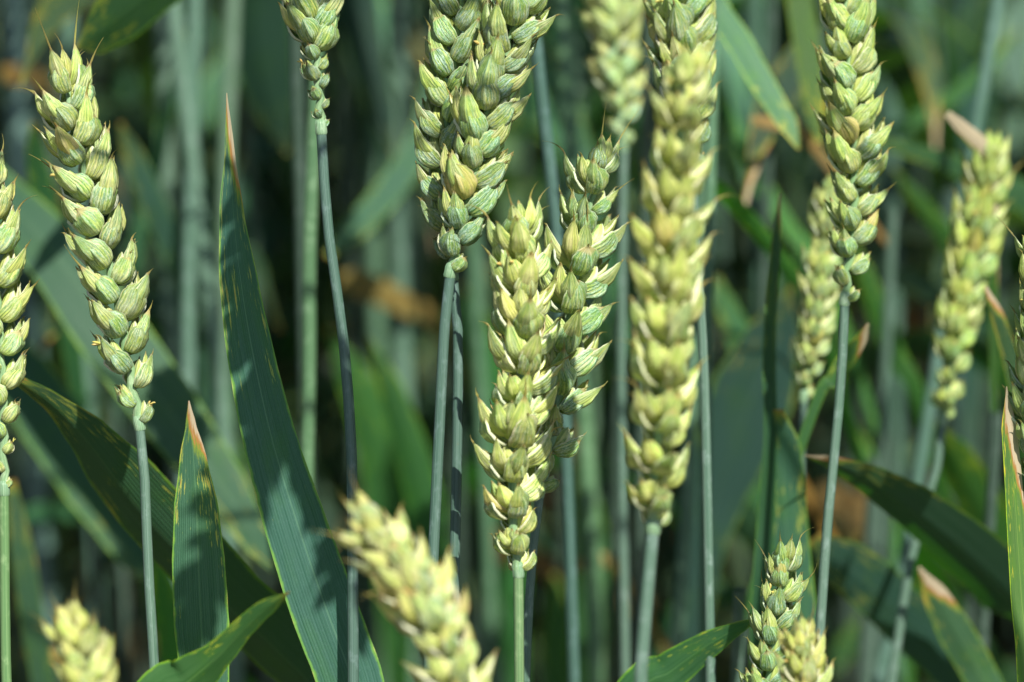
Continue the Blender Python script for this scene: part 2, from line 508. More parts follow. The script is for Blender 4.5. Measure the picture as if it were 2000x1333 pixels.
def to_ground(pts, lean=None):
    """carry a curve given from the top on down to the ground, easing to upright"""
    pts = list(pts)
    d = (pts[-1] - pts[-2]).normalized()
    p = pts[-1].copy()
    while p.z > 0.015:
        d = (d * 0.8 + Vector((0, 0, -1)) * 0.2).normalized()
        st = min(0.06, max(0.01, p.z - 0.004) / max(0.3, -d.z))
        p = p + d * st
        pts.append(p.copy())
        if len(pts) > 60: break
    return pts


def stem_obj(root, pts, r0, r1, tint, name='stem', seg=14):
    n = max(12, int(sum((a - b_).length for a, b_ in zip(pts, pts[1:])) / 0.012))
    cv, L, _ = catmull(pts, n)
    off = root.location
    rad = [r0 + (r1 - r0) * min(1, i / n * 2.2) for i in range(n)]
    V, F, U = tube_data([p - off for p in cv], rad, seg, 0.02)
    return place(name, mesh_np(name, V, F, [MS], U), root, None, (*tint, 1))


def ear(label, path, stem_px, d, ns=20, phi=0.0, size=1.0, tint=(1, 1, 1), blue=0.5, awn=0.1, splay=1.0, out=22, stem_r=1.25, stint=(1, 1, 1), seed=1, ds=0.0, cat='wheat stalk', prof=None, terminal=True, group='wheat ears on their stalks', lean_d=0.0):
    """path: photo pixels from the tip down to the base of the ear; stem_px: on down the stalk"""
    q = random.Random(seed)
    A = ([P(x, y, d + lean_d * i / (len(path) - 1)) for i, (x, y) in enumerate(path)] if not isinstance(path[0], Vector) else list(path))[::-1]
    B = [A[0]] + ([P(x, y, d + lean_d + ds * (i + 1) / len(stem_px)) for i, (x, y) in enumerate(stem_px)] if not isinstance(stem_px[0], Vector) else list(stem_px))
    B = to_ground(B)
    foot = Vector((B[-1].x, B[-1].y, 0))
    root = thing('wheat_stalk', foot, label, cat, group)
    stem_obj(root, B, stem_r * mm * 0.88, stem_r * mm * 1.15, stint)
    cv, L, _ = catmull(A, 161)
    cv = [p - foot for p in cv]
    V0 = -FWD
    prof = prof or [(0, .5), (.07, .68), (.16, .85), (.32, 1.0), (.65, 1.0), (.88, .9), (1, .8)]
    pitch = L / (ns - 0.2)
    sc0 = size
    zz = []
    fr = []
    for i in range(ns):
        s = (i + 0.15) / ns
        k = min(159, int(s * 160))
        p = cv[k]
        T = (cv[min(160, k + 2)] - cv[max(0, k - 2)]).normalized()
        S = V0.cross(T).normalized()          # points to the picture's right
        Vp = T.cross(S).normalized()
        if Vp.dot(V0) < 0: Vp = -Vp
        R = (S * math.cos(phi) + Vp * math.sin(phi)).normalized()
        sg = 1 if i % 2 else -1
        O = R * sg
        zz.append(p - O * 0.45 * mm)
        last = terminal and i == ns - 1
        if last:
            O = T.cross(R).normalized()
            if O.dot(V0) < 0: O = -O
        a = math.radians((out + q.uniform(-7, 7)) * (1 - 0.25 * s) if not last else 2)
        Z = (T * math.cos(a) + O * math.sin(a)).normalized()
        yw = q.uniform(-.3, .3)
        X = Z.cross(O).normalized() * -1
        X = (T.cross(O) * -1).normalized()
        Y = Z.cross(X).normalized()
        if Y.dot(O) < 0 or last and Y.dot(O) < 0:
            X = -X; Y = Z.cross(X).normalized()
        k_ = interp(prof, s) * sc0 * (1 + q.uniform(-.10, .08))
        if last: k_ *= 0.95
        elif q.random() < .07: k_ *= q.uniform(.68, .85)
        M = Matrix.Translation(p + O * 0.5 * mm * k_) @ Matrix((X, Y, Z)).transposed().to_4x4() @ Matrix.Rotation(yw, 4, 'Z') @ Matrix.Scale(k_, 4)
        spikelet(root, M, tint, blue * (1.1 - 0.3 * s), awn * (0.12 + 1.8 * s * s * s + (1.2 if last and awn > .25 else 0)), q, full=min(1, interp(prof, s) + 0.05), splay=splay * (0.85 if last else 1))
    # rachis: flattened zigzag axis
    rp = [A[0] - foot] + zz
    V, F, U = tube_data(rp, [1.15 * mm * size] + [0.95 * mm * size * (1 - 0.4 * i / ns) for i in range(ns)], 8)
    place('rachis', mesh_np('rachis', V, F, [MS], U), root, None, (2.0 * tint[0], 1.9 * tint[1], 1.4 * tint[2], 1))
    # collar under the ear
    T = (cv[3] - cv[0]).normalized()
    r_ = stem_r * mm
    cp = [A[0] - foot - T * 1.6 * mm, A[0] - foot - T * 1.1 * mm, A[0] - foot - T * 0.2 * mm, A[0] - foot + T * 0.8 * mm, A[0] - foot + T * 1.8 * mm]
    V, F, U = tube_data(cp, [r_ * .92, r_ * 1.08, r_ * 1.05, r_ * 1.1, r_ * .9], 12)
    place('collar', mesh_np('collar', V, F, [MS], U), root, None, (2.0, 1.9, 1.5, 1))
    # downy hairs at the neck of the ear
    HV, HF = [], []
    for h in range(90):
        k = q.uniform(-0.02, 0.10)
        pp = A[0] - foot + T * (k * L)
        an = q.uniform(0, 6.283)
        S = T.orthogonal().normalized()
        dr = (S * math.cos(an) + T.cross(S) * math.sin(an)).normalized()
        b0 = pp + dr * r_ * 0.9
        tp = b0 + (dr * q.uniform(.35, .75) + T * q.uniform(.2, .6)) * mm
        sd = dr.cross(T) * 0.022 * mm
        o = len(HV)
        HV += [b0 - sd, b0 + sd, tp]
        HF.append((o, o + 1, o + 2))
    hm = mesh_np('neck_hairs', HV, HF, [MH], [(0.5, 1.0)] * len(HV))
    hh = place('neck_hairs', hm, root, None, (1.6, 1.6, 1.9, 0))
    hh['kind'] = 'stuff'
    return root


# ------------------------------------------------------------------ leaves
def blade_mesh(name, ctr, wid, nrm, fold, mat, wave=0.0, seed=0, su=10, n=70, curl=0.0):
    """ctr from base to tip; nrm: roll in radians about the axis, away from facing the viewer"""
    cv, L, par = catmull(ctr, n)
    V, F, U = [], [], []
    for i, p in enumerate(cv):
        T = (cv[min(n - 1, i + 1)] - cv[max(0, i - 1)]).normalized()
        view = (CAM - p).normalized()
        S0 = view.cross(T)
        S0 = S0.normalized() if S0.length > 1e-4 else Vector((1, 0, 0))
        ro = interp(nrm, i / (n - 1)) if isinstance(nrm, list) else nrm
        S = Matrix.Rotation(ro, 3, T) @ S0
        N = T.cross(S) * -1
        if isinstance(nrm, list) or True:
            pass
        pr = min(par[i], len(wid) - 1)
        k = int(min(pr, len(wid) - 2)); f = pr - k
        f = f * f * (3 - 2 * f) * .5 + f * .5
        wd = wid[k] * (1 - f) + wid[k + 1] * f
        jag = 1 + 0.02 * noise.noise(Vector((i * .7, seed, 0)))
        for j in range(su + 1):
            u = j / su * 2 - 1
            wv = wave * math.sin(i * 0.35 + seed + u * 2) * u * u
            off = S * (u * wd / 2 * jag) + N * (fold * abs(u) * wd / 2 + wv * wd - curl * wd * u * u)
            V.append(p + off)
            U.append((j / su, i / (n - 1)))
    for i in range(n - 1):
        for j in range(su):
            o = i * (su + 1) + j
            F.append((o, o + 1, o + su + 2, o + su + 1))
    return V, F, U


def leaf(label, path, widths, d, roll=0.0, fold=0.15, tint=(1, 1, 1), dry=0.0, dead=False, wave=0.0, seed=0, stalk=True, stint=(1, 1, 1), group='wheat leaves', streak=False, curl=0.0, stalk_r=1.7, name='leafy_shoot'):
    """path: photo pixels tip -> base with the widths seen there; d: one depth, or (tip, base)"""
    d0, d1 = d if isinstance(d, tuple) else (d, d)
    m_ = len(path) - 1
    dd = [d0 + (d1 - d0) * i / m_ for i in range(m_ + 1)]
    A = [P(x, y, dd[i]) for i, (x, y) in enumerate(path)][::-1]
    W = [max(0.8, w_) / FPX * dd[i] / max(0.35, math.cos(roll if not isinstance(roll, list) else 0)) for i, w_ in enumerate(widths)][::-1]
    base = A[0]
    tdir = (A[0] - A[1]).normalized()
    neck = base + tdir * 0.035 + Vector((0, 0, -0.03))
    A = [neck] + A
    W = [max(0.002, W[0] * 0.35)] + W
    st = [neck + Vector((0, 0, 0.012)), neck, neck + Vector((0, 0, -0.06))]
    st = to_ground(st)
    foot = Vector((st[-1].x, st[-1].y, 0))
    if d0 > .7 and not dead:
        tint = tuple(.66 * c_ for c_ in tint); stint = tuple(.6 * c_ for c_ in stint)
    root = thing(name, foot, label, 'leaf', group)
    V, F, U = blade_mesh('blade', A, W, roll, fold, None, wave, seed, curl=curl)
    V = [v - foot for v in V]
    o = place('leaf_blade', mesh_np('leaf_blade', V, F, [MD if dead else ML], U), root, None, (*tint, dry))
    if stalk:
        stem_obj(root, st, stalk_r * mm * 0.9, stalk_r * mm * 1.1, stint, 'sheath', 10)
    return root


def stalk(label, pts, width, d, tint=(1, 1, 1), up=True, group='blurred wheat stems', seed=0, nleaf=0):
    """a stem seen at the pixels pts (top to bottom), wide width pixels"""
    d0, d1 = d if isinstance(d, tuple) else (d, d)
    A = [P(x, y, d0 + (d1 - d0) * i / (len(pts) - 1)) for i, (x, y) in enumerate(pts)]
    if up:                                    # carry it up to the height of the crop
        q0 = A[0]
        dr = (A[0] - A[1]).normalized()
        hgt = 0.02
        while True:                           # its ear stands above the picture
            t_ = q0 + dr * hgt - CAM
            if 666.5 - t_.dot(UP) / t_.dot(FWD) * FPX < -60: break
            hgt += 0.01
        A = [q0 + dr * hgt, q0 + dr * hgt * .5] + A
    top = A[0]; updir = (A[0] - A[1]).normalized()
    B = to_ground(A)
    foot = Vector((B[-1].x, B[-1].y, 0))
    root = thing('wheat_stalk', foot, label, 'wheat stalk', group)
    r = width / FPX * d0 / 2
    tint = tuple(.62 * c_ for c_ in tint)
    stem_obj(root, B, r, r * 1.05, tint, 'stem', 10)
    if up:
        e = place('ear', EARM[seed % len(EARM)], root, Matrix.Translation(top - foot) @ updir.to_track_quat('Z', 'Y').to_matrix().to_4x4() @ Matrix.Rotation(seed * 1.7, 4, 'Z'), (1, 1, 1, 0.5))
    return root


# ------------------------------------------------------------------ plants of the crowd behind
def low_ear(seed):
    """a whole ear in one mesh, for stalks whose ear stands above the picture"""
    q = random.Random(seed)
    V, F, U = [], [], []
    n_ = 20
    for i in range(n_):
        s = i / n_
        z = s * 0.085
        k = interp([(0, .4), (.2, .9), (.7, 1.0), (1, .75)], s)
        for f in (-1, 0, 1):
            sg = 1 if i % 2 else -1
            X, O = Vector((1, 0, 0)), Vector((0, sg, 0))
            Z = (Vector((0, 0, 1)) + O * 0.42 + X * f * 0.42).normalized()
            a, b_ = Z.orthogonal().normalized(), None
            b_ = Z.cross(a)
            base = Vector((f * 1.1 * mm, 0, z)) + O * 0.8 * mm
            o = len(V)
            for r_, h in ((0.5, 0), (1.9, 3.2), (1.6, 6.0), (0.1, 10.5)):
                for m_ in range(5):
                    an = m_ * 2 * math.pi / 5
                    V.append(base + (a * math.cos(an) + b_ * math.sin(an)) * r_ * mm * k + Z * h * mm * k)
                    U.append((m_ / 5, h / 11))
            for t in range(3):
                for m_ in range(5):
                    F.append((o + t * 5 + m_, o + t * 5 + (m_ + 1) % 5, o + t * 5 + 5 + (m_ + 1) % 5, o + t * 5 + 5 + m_))
    return mesh_np('ear', V, F, [MH], U)


EARM = [low_ear(i) for i in range(3)]


def free_leaf(q, base, az, L, W, up, droop):
    pts = []
    h = Vector((math.cos(az), math.sin(az), 0))
    p = base.copy(); el = up
    m_ = 9
    for i in range(m_ + 1):
        pts.append(p.copy())
        p = p + (h * math.cos(el) + Vector((0, 0, math.sin(el)))) * L / m_
        el -= droop * (0.4 + 1.2 * i / m_) / m_
        h = (Matrix.Rotation(q.uniform(-.09, .09), 3, 'Z') @ h)
    cv, _, _ = catmull(pts, 22)
    V, F, U = [], [], []
    tw = q.uniform(-1.2, 1.2); tw0 = q.uniform(-.4, .4)
    for i, p in enumerate(cv):
        t = i / 21
        T = (cv[min(21, i + 1)] - cv[max(0, i - 1)]).normalized()
        S = T.cross(Vector((0, 0, 1))).normalized()
        S = Matrix.Rotation(tw0 + tw * t, 3, T) @ S
        N = S.cross(T)
        wd = W * interp([(0, .55), (.2, .95), (.5, 1.0), (.8, .62), (1, .03)], t)
        for j in range(5):
            u = j / 2 - 1
            V.append(p + S * u * wd / 2 + N * abs(u) * wd * 0.10)
            U.append((j / 4, t))
    for i in range(21):
        for j in range(4):
            o = i * 5 + j
            F.append((o, o + 1, o + 6, o + 5))
    return V, F, U


PROTO = []
for i in range(9):
    q = random.Random(50 + i)
    H = 0.70 + 0.05 * q.random()
    a, b_ = q.uniform(-.035, .035), q.uniform(-.035, .035)
    ax = [Vector((a * t * t, b_ * t * t, H * t)) for t in [k / 10 for k in range(11)]]
    cv, _, _ = catmull(ax[::-1], 26)
    V, F, U = tube_data(cv, [1.35 * mm + 0.7 * mm * min(1, k / 14) for k in range(26)], 8)
    sm = mesh_np('stem', V, F, [MS], U)
    lv = []
    az0 = q.uniform(0, 6.28)
    for k, hh in enumerate((0.16, 0.30, 0.42, 0.52, 0.61)):
        if k == 4 and i % 4 == 0: continue
        t = hh / H
        base = Vector((a * t * t, b_ * t * t, hh))
        V, F, U = free_leaf(q, base, az0 + k * math.pi + q.uniform(-.7, .7), q.uniform(.17, .27), q.uniform(.011, .017), q.uniform(.75, 1.35), q.uniform(.5, 2.6))
        lv.append((mesh_np('leaf', V, F, [MD if k == 0 else ML], U), k))
    PROTO.append((sm, lv, cv[0], (cv[0] - cv[1]).normalized()))


def crowd_plant(x, y, q, label, group):
    sm, lv, top, ud = PROTO[q.randrange(len(PROTO))]
    root = thing('wheat_stalk', Vector((x, y, 0)), label, 'wheat stalk', group)
    root.rotation_euler = (q.uniform(-.05, .05), q.uniform(-.05, .05), q.uniform(0, 6.28))
    s = max(q.uniform(.94, 1.05), (.95 - .2345 * y + .035) / .70)
    root.scale = (s, s, s)
    g = q.choice((.2, .3, .4, .55, .8))  # stem tint varies at random, kept low to stand in for canopy shade
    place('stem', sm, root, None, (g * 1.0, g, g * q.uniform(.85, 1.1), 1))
    for me, k in lv:
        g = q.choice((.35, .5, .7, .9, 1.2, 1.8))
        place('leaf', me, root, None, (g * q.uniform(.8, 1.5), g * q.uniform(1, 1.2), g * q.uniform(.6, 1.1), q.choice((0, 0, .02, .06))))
    place('ear', EARM[q.randrange(3)], root, Matrix.Translation(top) @ ud.to_track_quat('Z', 'Y').to_matrix().to_4x4(), (1, 1, 1, 0.5))
    return root


# ------------------------------------------------------------------ the ears one can tell apart
YEL, MIDT, GRN = (1.08, 1.06, 1.0), (1, 1, 1), (.97, .97, .88)
ear('sharp yellow-green leaning ear with long awns at its tip, above a blue-grey stalk',
    [(126, 150), (153, 290), (195, 450), (238, 640), (272, 828)], [(283, 940), (289, 1100), (297, 1230), (303, 1340)], 0.64, ns=20, phi=0.42, size=1.02, tint=(1.05, 1.03, .97), blue=.5, awn=.5, seed=3, out=25, prof=[(0, .6), (.07, .72), (.16, .88), (.32, 1.0), (.65, 1.0), (.88, .95), (1, .9)])
ear('cut-off ear with tiny stunted spikelets at its neck, above a bowed dark stem',
    [(590, -170), (600, -60), (612, 60), (622, 160), (627, 250)], [(640, 440), (668, 640), (682, 800), (688, 960), (690, 1340)], 0.64, ns=22, phi=.5, size=1.0, tint=GRN, blue=.6, awn=.1, seed=5,
    prof=[(0, .28), (.12, .36), (.26, .62), (.42, .95), (.6, 1.0), (.9, .9), (1, .8)], out=24, stem_r=1.3, stint=(.75, .8, .85))
ear('plump grey-green leaning ear with a dark zigzag axis between two rows of husks',
    [(1050, -90), (1002, 60), (950, 220), (915, 380), (880, 530)], [(868, 640), (857, 860), (846, 1085), (836, 1340)], 0.637, ns=22, phi=.28, size=1.0, tint=GRN, blue=.6, awn=.08, seed=7, out=24, stem_r=1.35, stint=(.75, .8, .85),
    prof=[(0, .55), (.08, .8), (.2, 1.0), (.65, 1.05), (1, .9)])
ear('upright ear running off the top edge behind the leaning plump ear, its foot hidden',
    [(918, -120), (900, 30), (882, 180), (870, 330), (884, 535)], [(894, 640), (893, 860), (886, 1160), (880, 1340)], 0.647, ns=22, phi=-.35, size=1.0, tint=GRN, blue=.6, awn=.08, seed=9, out=24, stem_r=1.3, stint=(.75, .8, .85))
ear('large crisp pale green ear with fanned husks, low on a yellow-green stem',
    [(1013, 440), (1022, 560), (1024, 700), (1006, 850), (1000, 980), (1012, 1115)], [(1013, 1200), (1014, 1340)], 0.628, ns=19, phi=1.08, size=1.1, tint=(1.12, 1.10, 1.0), blue=.36, awn=.3, splay=1.3, seed=12, out=26, prof=[(0, .55), (.07, .7), (.16, .9), (.32, 1.0), (.65, 1.0), (.88, .95), (1, .9)], stint=(1.35, 1.35, .8), stem_r=1.25)
ear('slim ear with fine tan awns leaning out behind the large crisp middle ear',
    [(1172, 300), (1150, 420), (1120, 560), (1102, 700), (1080, 850), (1055, 960)], [(1040, 1080), (1032, 1200), (1026, 1340)], 0.648, ns=17, phi=.75, size=1.08, tint=(.98, 1.0, .92), blue=.55, awn=.5, splay=1.3, seed=15, out=30, stem_r=1.15)
ear('tall soft-focus pale yellow ear nearest the camera, upright beside the slim awned ear',
    [(1335, 120), (1328, 280), (1312, 430), (1302, 600), (1300, 760), (1282, 890), (1275, 1030)], [(1272, 1060), (1262, 1180), (1250, 1340)], 0.568, ns=22, phi=1.2, size=1.04, tint=(1.18, 1.15, 1.0), blue=.3, awn=.35, splay=1.35, seed=18, out=26, lean_d=.022, prof=[(0, .6), (.06, .85), (.2, 1.05), (.6, 1.05), (.8, .9), (1, .85)], stem_r=1.55)
ear('faint blurred ear cut by the top edge, behind the tall yellow ear',
    [(1185, -120), (1195, 0), (1205, 120), (1218, 285)], [(1217, 420), (1214, 800), (1222, 1340)], 0.755, ns=18, phi=.2, size=1.0, tint=(1.05, 1.05, 1), blue=.45, seed=21, awn=.05, out=24)
ear('grey-green ear poking up at the top edge from behind the tall yellow ear',
    [(1322, -160), (1326, -40), (1335, 80), (1345, 200), (1352, 330)], [(1362, 520), (1376, 760), (1388, 1340)], 0.665, ns=20, phi=.7, size=1.05, tint=GRN, blue=.6, seed=22, awn=.05, out=24)
ear('long slightly soft ear at the top edge with tight rows of shadowed husks',
    [(1642, -110), (1650, 20), (1660, 200), (1668, 400), (1650, 585)], [(1646, 680), (1636, 820), (1618, 1000), (1604, 1190), (1596, 1340)], 0.662, ns=25, phi=.25, size=.98, tint=(1.0, 1.01, .88), blue=.48, seed=24, awn=.1, out=24, stem_r=1.25)
ear('thin blurred yellow-green ear tucked behind the long tight-rowed ear',
    [(1618, 360), (1612, 460), (1600, 580), (1585, 690), (1570, 775)], [(1566, 860), (1560, 1100), (1550, 1340)], 0.72, ns=20, phi=.9, size=.74, tint=(1.0, 1.02, .9), blue=.4, seed=27, awn=.1, out=20, stem_r=1.1)
ear('blurred solitary ear bending over a green leaf with a pinkish dry tip',
    [(1930, 300), (1918, 400), (1890, 540), (1862, 680), (1842, 820)], [(1826, 930), (1800, 1010), (1778, 1100), (1740, 1340)], 0.735, ns=22, phi=.9, size=1.05, tint=(1.0, 1.03, .8), blue=.4, seed=30, awn=.05, out=24, prof=[(0, .5), (.1, .65), (.35, .9), (.7, 1.05), (1, .85)])
ear('yellowish ear half cut by the picture edge, over a bright green stem',
    [(-22, 330), (-14, 470), (-4, 620), (4, 760), (8, 955)], [(9, 1060), (10, 1200), (13, 1340)], 0.64, ns=19, phi=.3, size=1.0, tint=YEL, blue=.32, seed=33, awn=.3, out=24, stint=(1.3, 1.4, .75),
    prof=[(0, .30), (.10, .42), (.2, .62), (.34, .9), (.6, 1.0), (1, .9)])
ear('big blurred creamy ear slanting up in front of the broad dark leaf',
    [(705, 1015), (770, 1090), (835, 1190), (880, 1300), (905, 1430), (915, 1560)], [(920, 1700)], 0.565, ns=19, phi=1.0, size=1.0, tint=(1.12, 1.06, 1.0), blue=.3, seed=36, awn=.3, splay=1.3, out=26)
ear('blurred yellow ear tip rising from the bottom edge below the slanting narrow leaf',
    [(138, 1215), (165, 1290), (190, 1400), (200, 1560)], [(205, 1700)], 0.57, ns=15, phi=.3, size=.82, tint=(1.1, 1.04, .92), blue=.25, seed=39, awn=.35, out=24)
ear('small crisp green ear with curled awns rising beside the bottom leaf tip',
    [(1533, 1090), (1525, 1170), (1508, 1260), (1498, 1350), (1492, 1480), (1490, 1560)], [(1490, 1700)], 0.64, ns=17, phi=.35, size=.76, tint=(.95, 1.0, .9), blue=.6, seed=42, awn=.4, out=23,
    prof=[(0, .4), (.2, .9), (.7, 1.0), (1, .95)])
ear('soft yellow-tipped ear at the bottom edge overlapping the small crisp green ear',
    [(1560, 1235), (1572, 1300), (1582, 1400), (1588, 1560)], [(1590, 1700)], 0.605, ns=13, phi=.8, size=.82, tint=(1.1, 1.03, .92), blue=.3, seed=45, awn=.4, out=23)
ear('crisp ear showing only husk tips at the picture edge, above a mottled leaf',
    [(2045, 480), (2040, 600), (2035, 740), (2032, 880), (2040, 960)], [(2042, 1100), (2044, 1340)], 0.64, ns=19, phi=.2, size=1.0, tint=(.9, .98, .85), blue=.5, seed=48, awn=.4, out=24)
# unseen bowed ears, added along the sun line to shade the leaves below
for i, (a, b_, t, side) in enumerate((((545, 0, .64), (490, 790, .643), .18, -1), ((615, 800, .645), (700, 1230, .65), .255, 1), ((560, 700, .637), (350, 1250, .64), .255, -1), ((545, 540, .645), (632, 1000, .648), .235, 1))):
    hi, lo_ = P(*a) + SUN * t, P(*b_) + SUN * t
    ax = (lo_ - hi).normalized()
    tip, base = (lo_, hi) if True else (hi, lo_)
    base = tip - ax * .085
    sx = side * (.16 if side > 0 else .17)
    foot = Vector((sx, base.y + .0, .84))
    ear(('unseen ear added for shade above the dry pink tip of the broad dark leaf', 'unseen bowed ear added for shade above the big creamy slanting ear', 'unseen bowed ear added for shade above the pointed upright leaf', 'unseen ear added for shade between the bowed dark stem and plump leaning ear')[i], [tip, (tip + base) / 2, base],
        [base - ax * .02 + Vector((side * .015, 0, .012)), Vector(((base.x + sx) / 2, base.y, base.z + .045)), Vector((sx * .93, base.y, base.z + .02)), Vector((sx * 1.02, base.y, base.z - .10)), Vector((sx * 1.05, base.y, .4))],
        .6, ns=19, phi=.4 * i, size=1.1, seed=60 + i, awn=.1, out=30, group='unseen ears added for shade')

# ------------------------------------------------------------------ leaves one can tell apart
leaf('very broad dark upright leaf with a dry pink tip and ragged shade across it',
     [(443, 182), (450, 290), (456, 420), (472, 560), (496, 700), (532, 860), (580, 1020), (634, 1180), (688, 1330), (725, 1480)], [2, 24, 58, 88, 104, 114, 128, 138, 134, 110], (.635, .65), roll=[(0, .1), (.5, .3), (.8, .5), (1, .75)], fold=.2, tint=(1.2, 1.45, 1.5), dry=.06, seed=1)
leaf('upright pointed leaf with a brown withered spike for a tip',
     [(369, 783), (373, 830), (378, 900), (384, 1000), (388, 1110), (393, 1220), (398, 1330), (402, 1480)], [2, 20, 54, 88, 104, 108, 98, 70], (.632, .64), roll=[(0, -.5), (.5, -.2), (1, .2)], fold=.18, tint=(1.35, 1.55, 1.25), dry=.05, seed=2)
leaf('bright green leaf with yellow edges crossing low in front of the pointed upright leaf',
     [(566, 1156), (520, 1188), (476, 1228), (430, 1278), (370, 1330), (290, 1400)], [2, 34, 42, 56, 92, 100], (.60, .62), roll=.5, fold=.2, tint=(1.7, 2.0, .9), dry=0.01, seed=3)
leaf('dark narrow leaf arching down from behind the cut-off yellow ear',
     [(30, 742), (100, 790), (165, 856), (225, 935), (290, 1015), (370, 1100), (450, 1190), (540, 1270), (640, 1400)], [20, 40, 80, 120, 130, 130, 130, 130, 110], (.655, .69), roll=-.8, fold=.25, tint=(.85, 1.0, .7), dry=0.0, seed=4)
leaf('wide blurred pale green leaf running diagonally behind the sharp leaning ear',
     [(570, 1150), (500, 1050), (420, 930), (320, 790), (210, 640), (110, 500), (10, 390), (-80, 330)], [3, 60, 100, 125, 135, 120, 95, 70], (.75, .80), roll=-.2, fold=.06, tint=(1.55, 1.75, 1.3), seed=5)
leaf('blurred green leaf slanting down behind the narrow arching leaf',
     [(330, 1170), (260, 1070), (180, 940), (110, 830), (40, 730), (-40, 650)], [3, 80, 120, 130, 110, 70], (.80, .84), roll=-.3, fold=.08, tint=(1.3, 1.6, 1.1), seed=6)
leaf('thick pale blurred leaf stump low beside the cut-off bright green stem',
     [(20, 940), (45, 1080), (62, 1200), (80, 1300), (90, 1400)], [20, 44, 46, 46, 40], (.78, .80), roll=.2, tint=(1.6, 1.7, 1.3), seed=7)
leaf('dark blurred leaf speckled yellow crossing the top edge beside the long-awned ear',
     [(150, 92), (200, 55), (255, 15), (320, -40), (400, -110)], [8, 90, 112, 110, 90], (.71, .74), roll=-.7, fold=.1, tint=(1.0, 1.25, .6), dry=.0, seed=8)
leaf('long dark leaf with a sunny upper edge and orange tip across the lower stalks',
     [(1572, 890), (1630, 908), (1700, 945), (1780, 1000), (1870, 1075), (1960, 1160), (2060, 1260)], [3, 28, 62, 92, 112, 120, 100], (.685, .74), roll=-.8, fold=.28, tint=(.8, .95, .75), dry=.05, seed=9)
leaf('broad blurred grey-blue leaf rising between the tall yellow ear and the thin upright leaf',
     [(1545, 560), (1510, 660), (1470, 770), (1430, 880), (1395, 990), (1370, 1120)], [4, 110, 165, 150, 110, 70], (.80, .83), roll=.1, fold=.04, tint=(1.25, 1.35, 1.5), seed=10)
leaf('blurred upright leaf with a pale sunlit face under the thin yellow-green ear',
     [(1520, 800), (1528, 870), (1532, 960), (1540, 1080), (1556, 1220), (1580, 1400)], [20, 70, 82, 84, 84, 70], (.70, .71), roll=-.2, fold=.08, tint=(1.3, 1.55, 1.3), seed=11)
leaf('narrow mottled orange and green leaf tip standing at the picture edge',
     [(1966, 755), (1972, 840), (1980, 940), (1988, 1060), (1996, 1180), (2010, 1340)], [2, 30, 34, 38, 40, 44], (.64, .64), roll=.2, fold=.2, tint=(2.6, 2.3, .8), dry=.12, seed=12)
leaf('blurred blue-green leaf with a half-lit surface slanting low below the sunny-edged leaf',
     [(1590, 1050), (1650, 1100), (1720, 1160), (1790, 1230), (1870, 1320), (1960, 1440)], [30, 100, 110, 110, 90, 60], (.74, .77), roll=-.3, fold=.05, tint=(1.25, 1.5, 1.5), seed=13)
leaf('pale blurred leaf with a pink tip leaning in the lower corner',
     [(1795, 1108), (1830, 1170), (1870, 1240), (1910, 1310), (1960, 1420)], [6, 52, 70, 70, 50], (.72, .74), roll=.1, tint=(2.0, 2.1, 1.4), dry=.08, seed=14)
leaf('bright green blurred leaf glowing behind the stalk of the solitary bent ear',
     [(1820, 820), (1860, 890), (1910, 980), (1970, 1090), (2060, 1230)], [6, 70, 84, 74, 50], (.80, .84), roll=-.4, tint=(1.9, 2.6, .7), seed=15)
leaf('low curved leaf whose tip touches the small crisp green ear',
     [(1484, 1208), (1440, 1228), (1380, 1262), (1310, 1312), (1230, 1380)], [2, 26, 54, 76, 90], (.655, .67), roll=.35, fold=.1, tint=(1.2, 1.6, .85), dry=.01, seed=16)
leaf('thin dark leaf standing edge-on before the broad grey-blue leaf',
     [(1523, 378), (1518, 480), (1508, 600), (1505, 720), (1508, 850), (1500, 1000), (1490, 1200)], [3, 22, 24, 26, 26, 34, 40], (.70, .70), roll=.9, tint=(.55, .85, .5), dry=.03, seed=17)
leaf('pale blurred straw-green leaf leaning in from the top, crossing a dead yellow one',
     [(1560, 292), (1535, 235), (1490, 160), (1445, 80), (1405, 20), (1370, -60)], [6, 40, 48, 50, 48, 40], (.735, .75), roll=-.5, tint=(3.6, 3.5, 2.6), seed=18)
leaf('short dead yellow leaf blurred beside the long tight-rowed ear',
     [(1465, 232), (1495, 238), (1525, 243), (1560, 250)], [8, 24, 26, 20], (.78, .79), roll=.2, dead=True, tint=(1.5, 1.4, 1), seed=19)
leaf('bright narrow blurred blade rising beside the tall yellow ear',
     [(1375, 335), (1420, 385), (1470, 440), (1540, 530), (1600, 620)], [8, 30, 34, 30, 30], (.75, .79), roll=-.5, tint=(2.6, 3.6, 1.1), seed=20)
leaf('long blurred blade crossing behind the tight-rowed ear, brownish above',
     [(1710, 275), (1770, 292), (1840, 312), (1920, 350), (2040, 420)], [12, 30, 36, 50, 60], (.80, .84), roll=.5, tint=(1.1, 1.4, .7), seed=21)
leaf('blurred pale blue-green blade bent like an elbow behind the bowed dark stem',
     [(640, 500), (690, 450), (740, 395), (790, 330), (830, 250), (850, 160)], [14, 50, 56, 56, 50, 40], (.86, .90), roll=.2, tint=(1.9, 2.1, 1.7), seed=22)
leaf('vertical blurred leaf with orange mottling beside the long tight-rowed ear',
     [(1600, 280), (1592, 200), (1580, 110), (1565, 20), (1550, -80)], [14, 44, 50, 50, 40], (.78, .80), roll=-.2, tint=(2.2, 2.0, .7), dry=.0, seed=23)
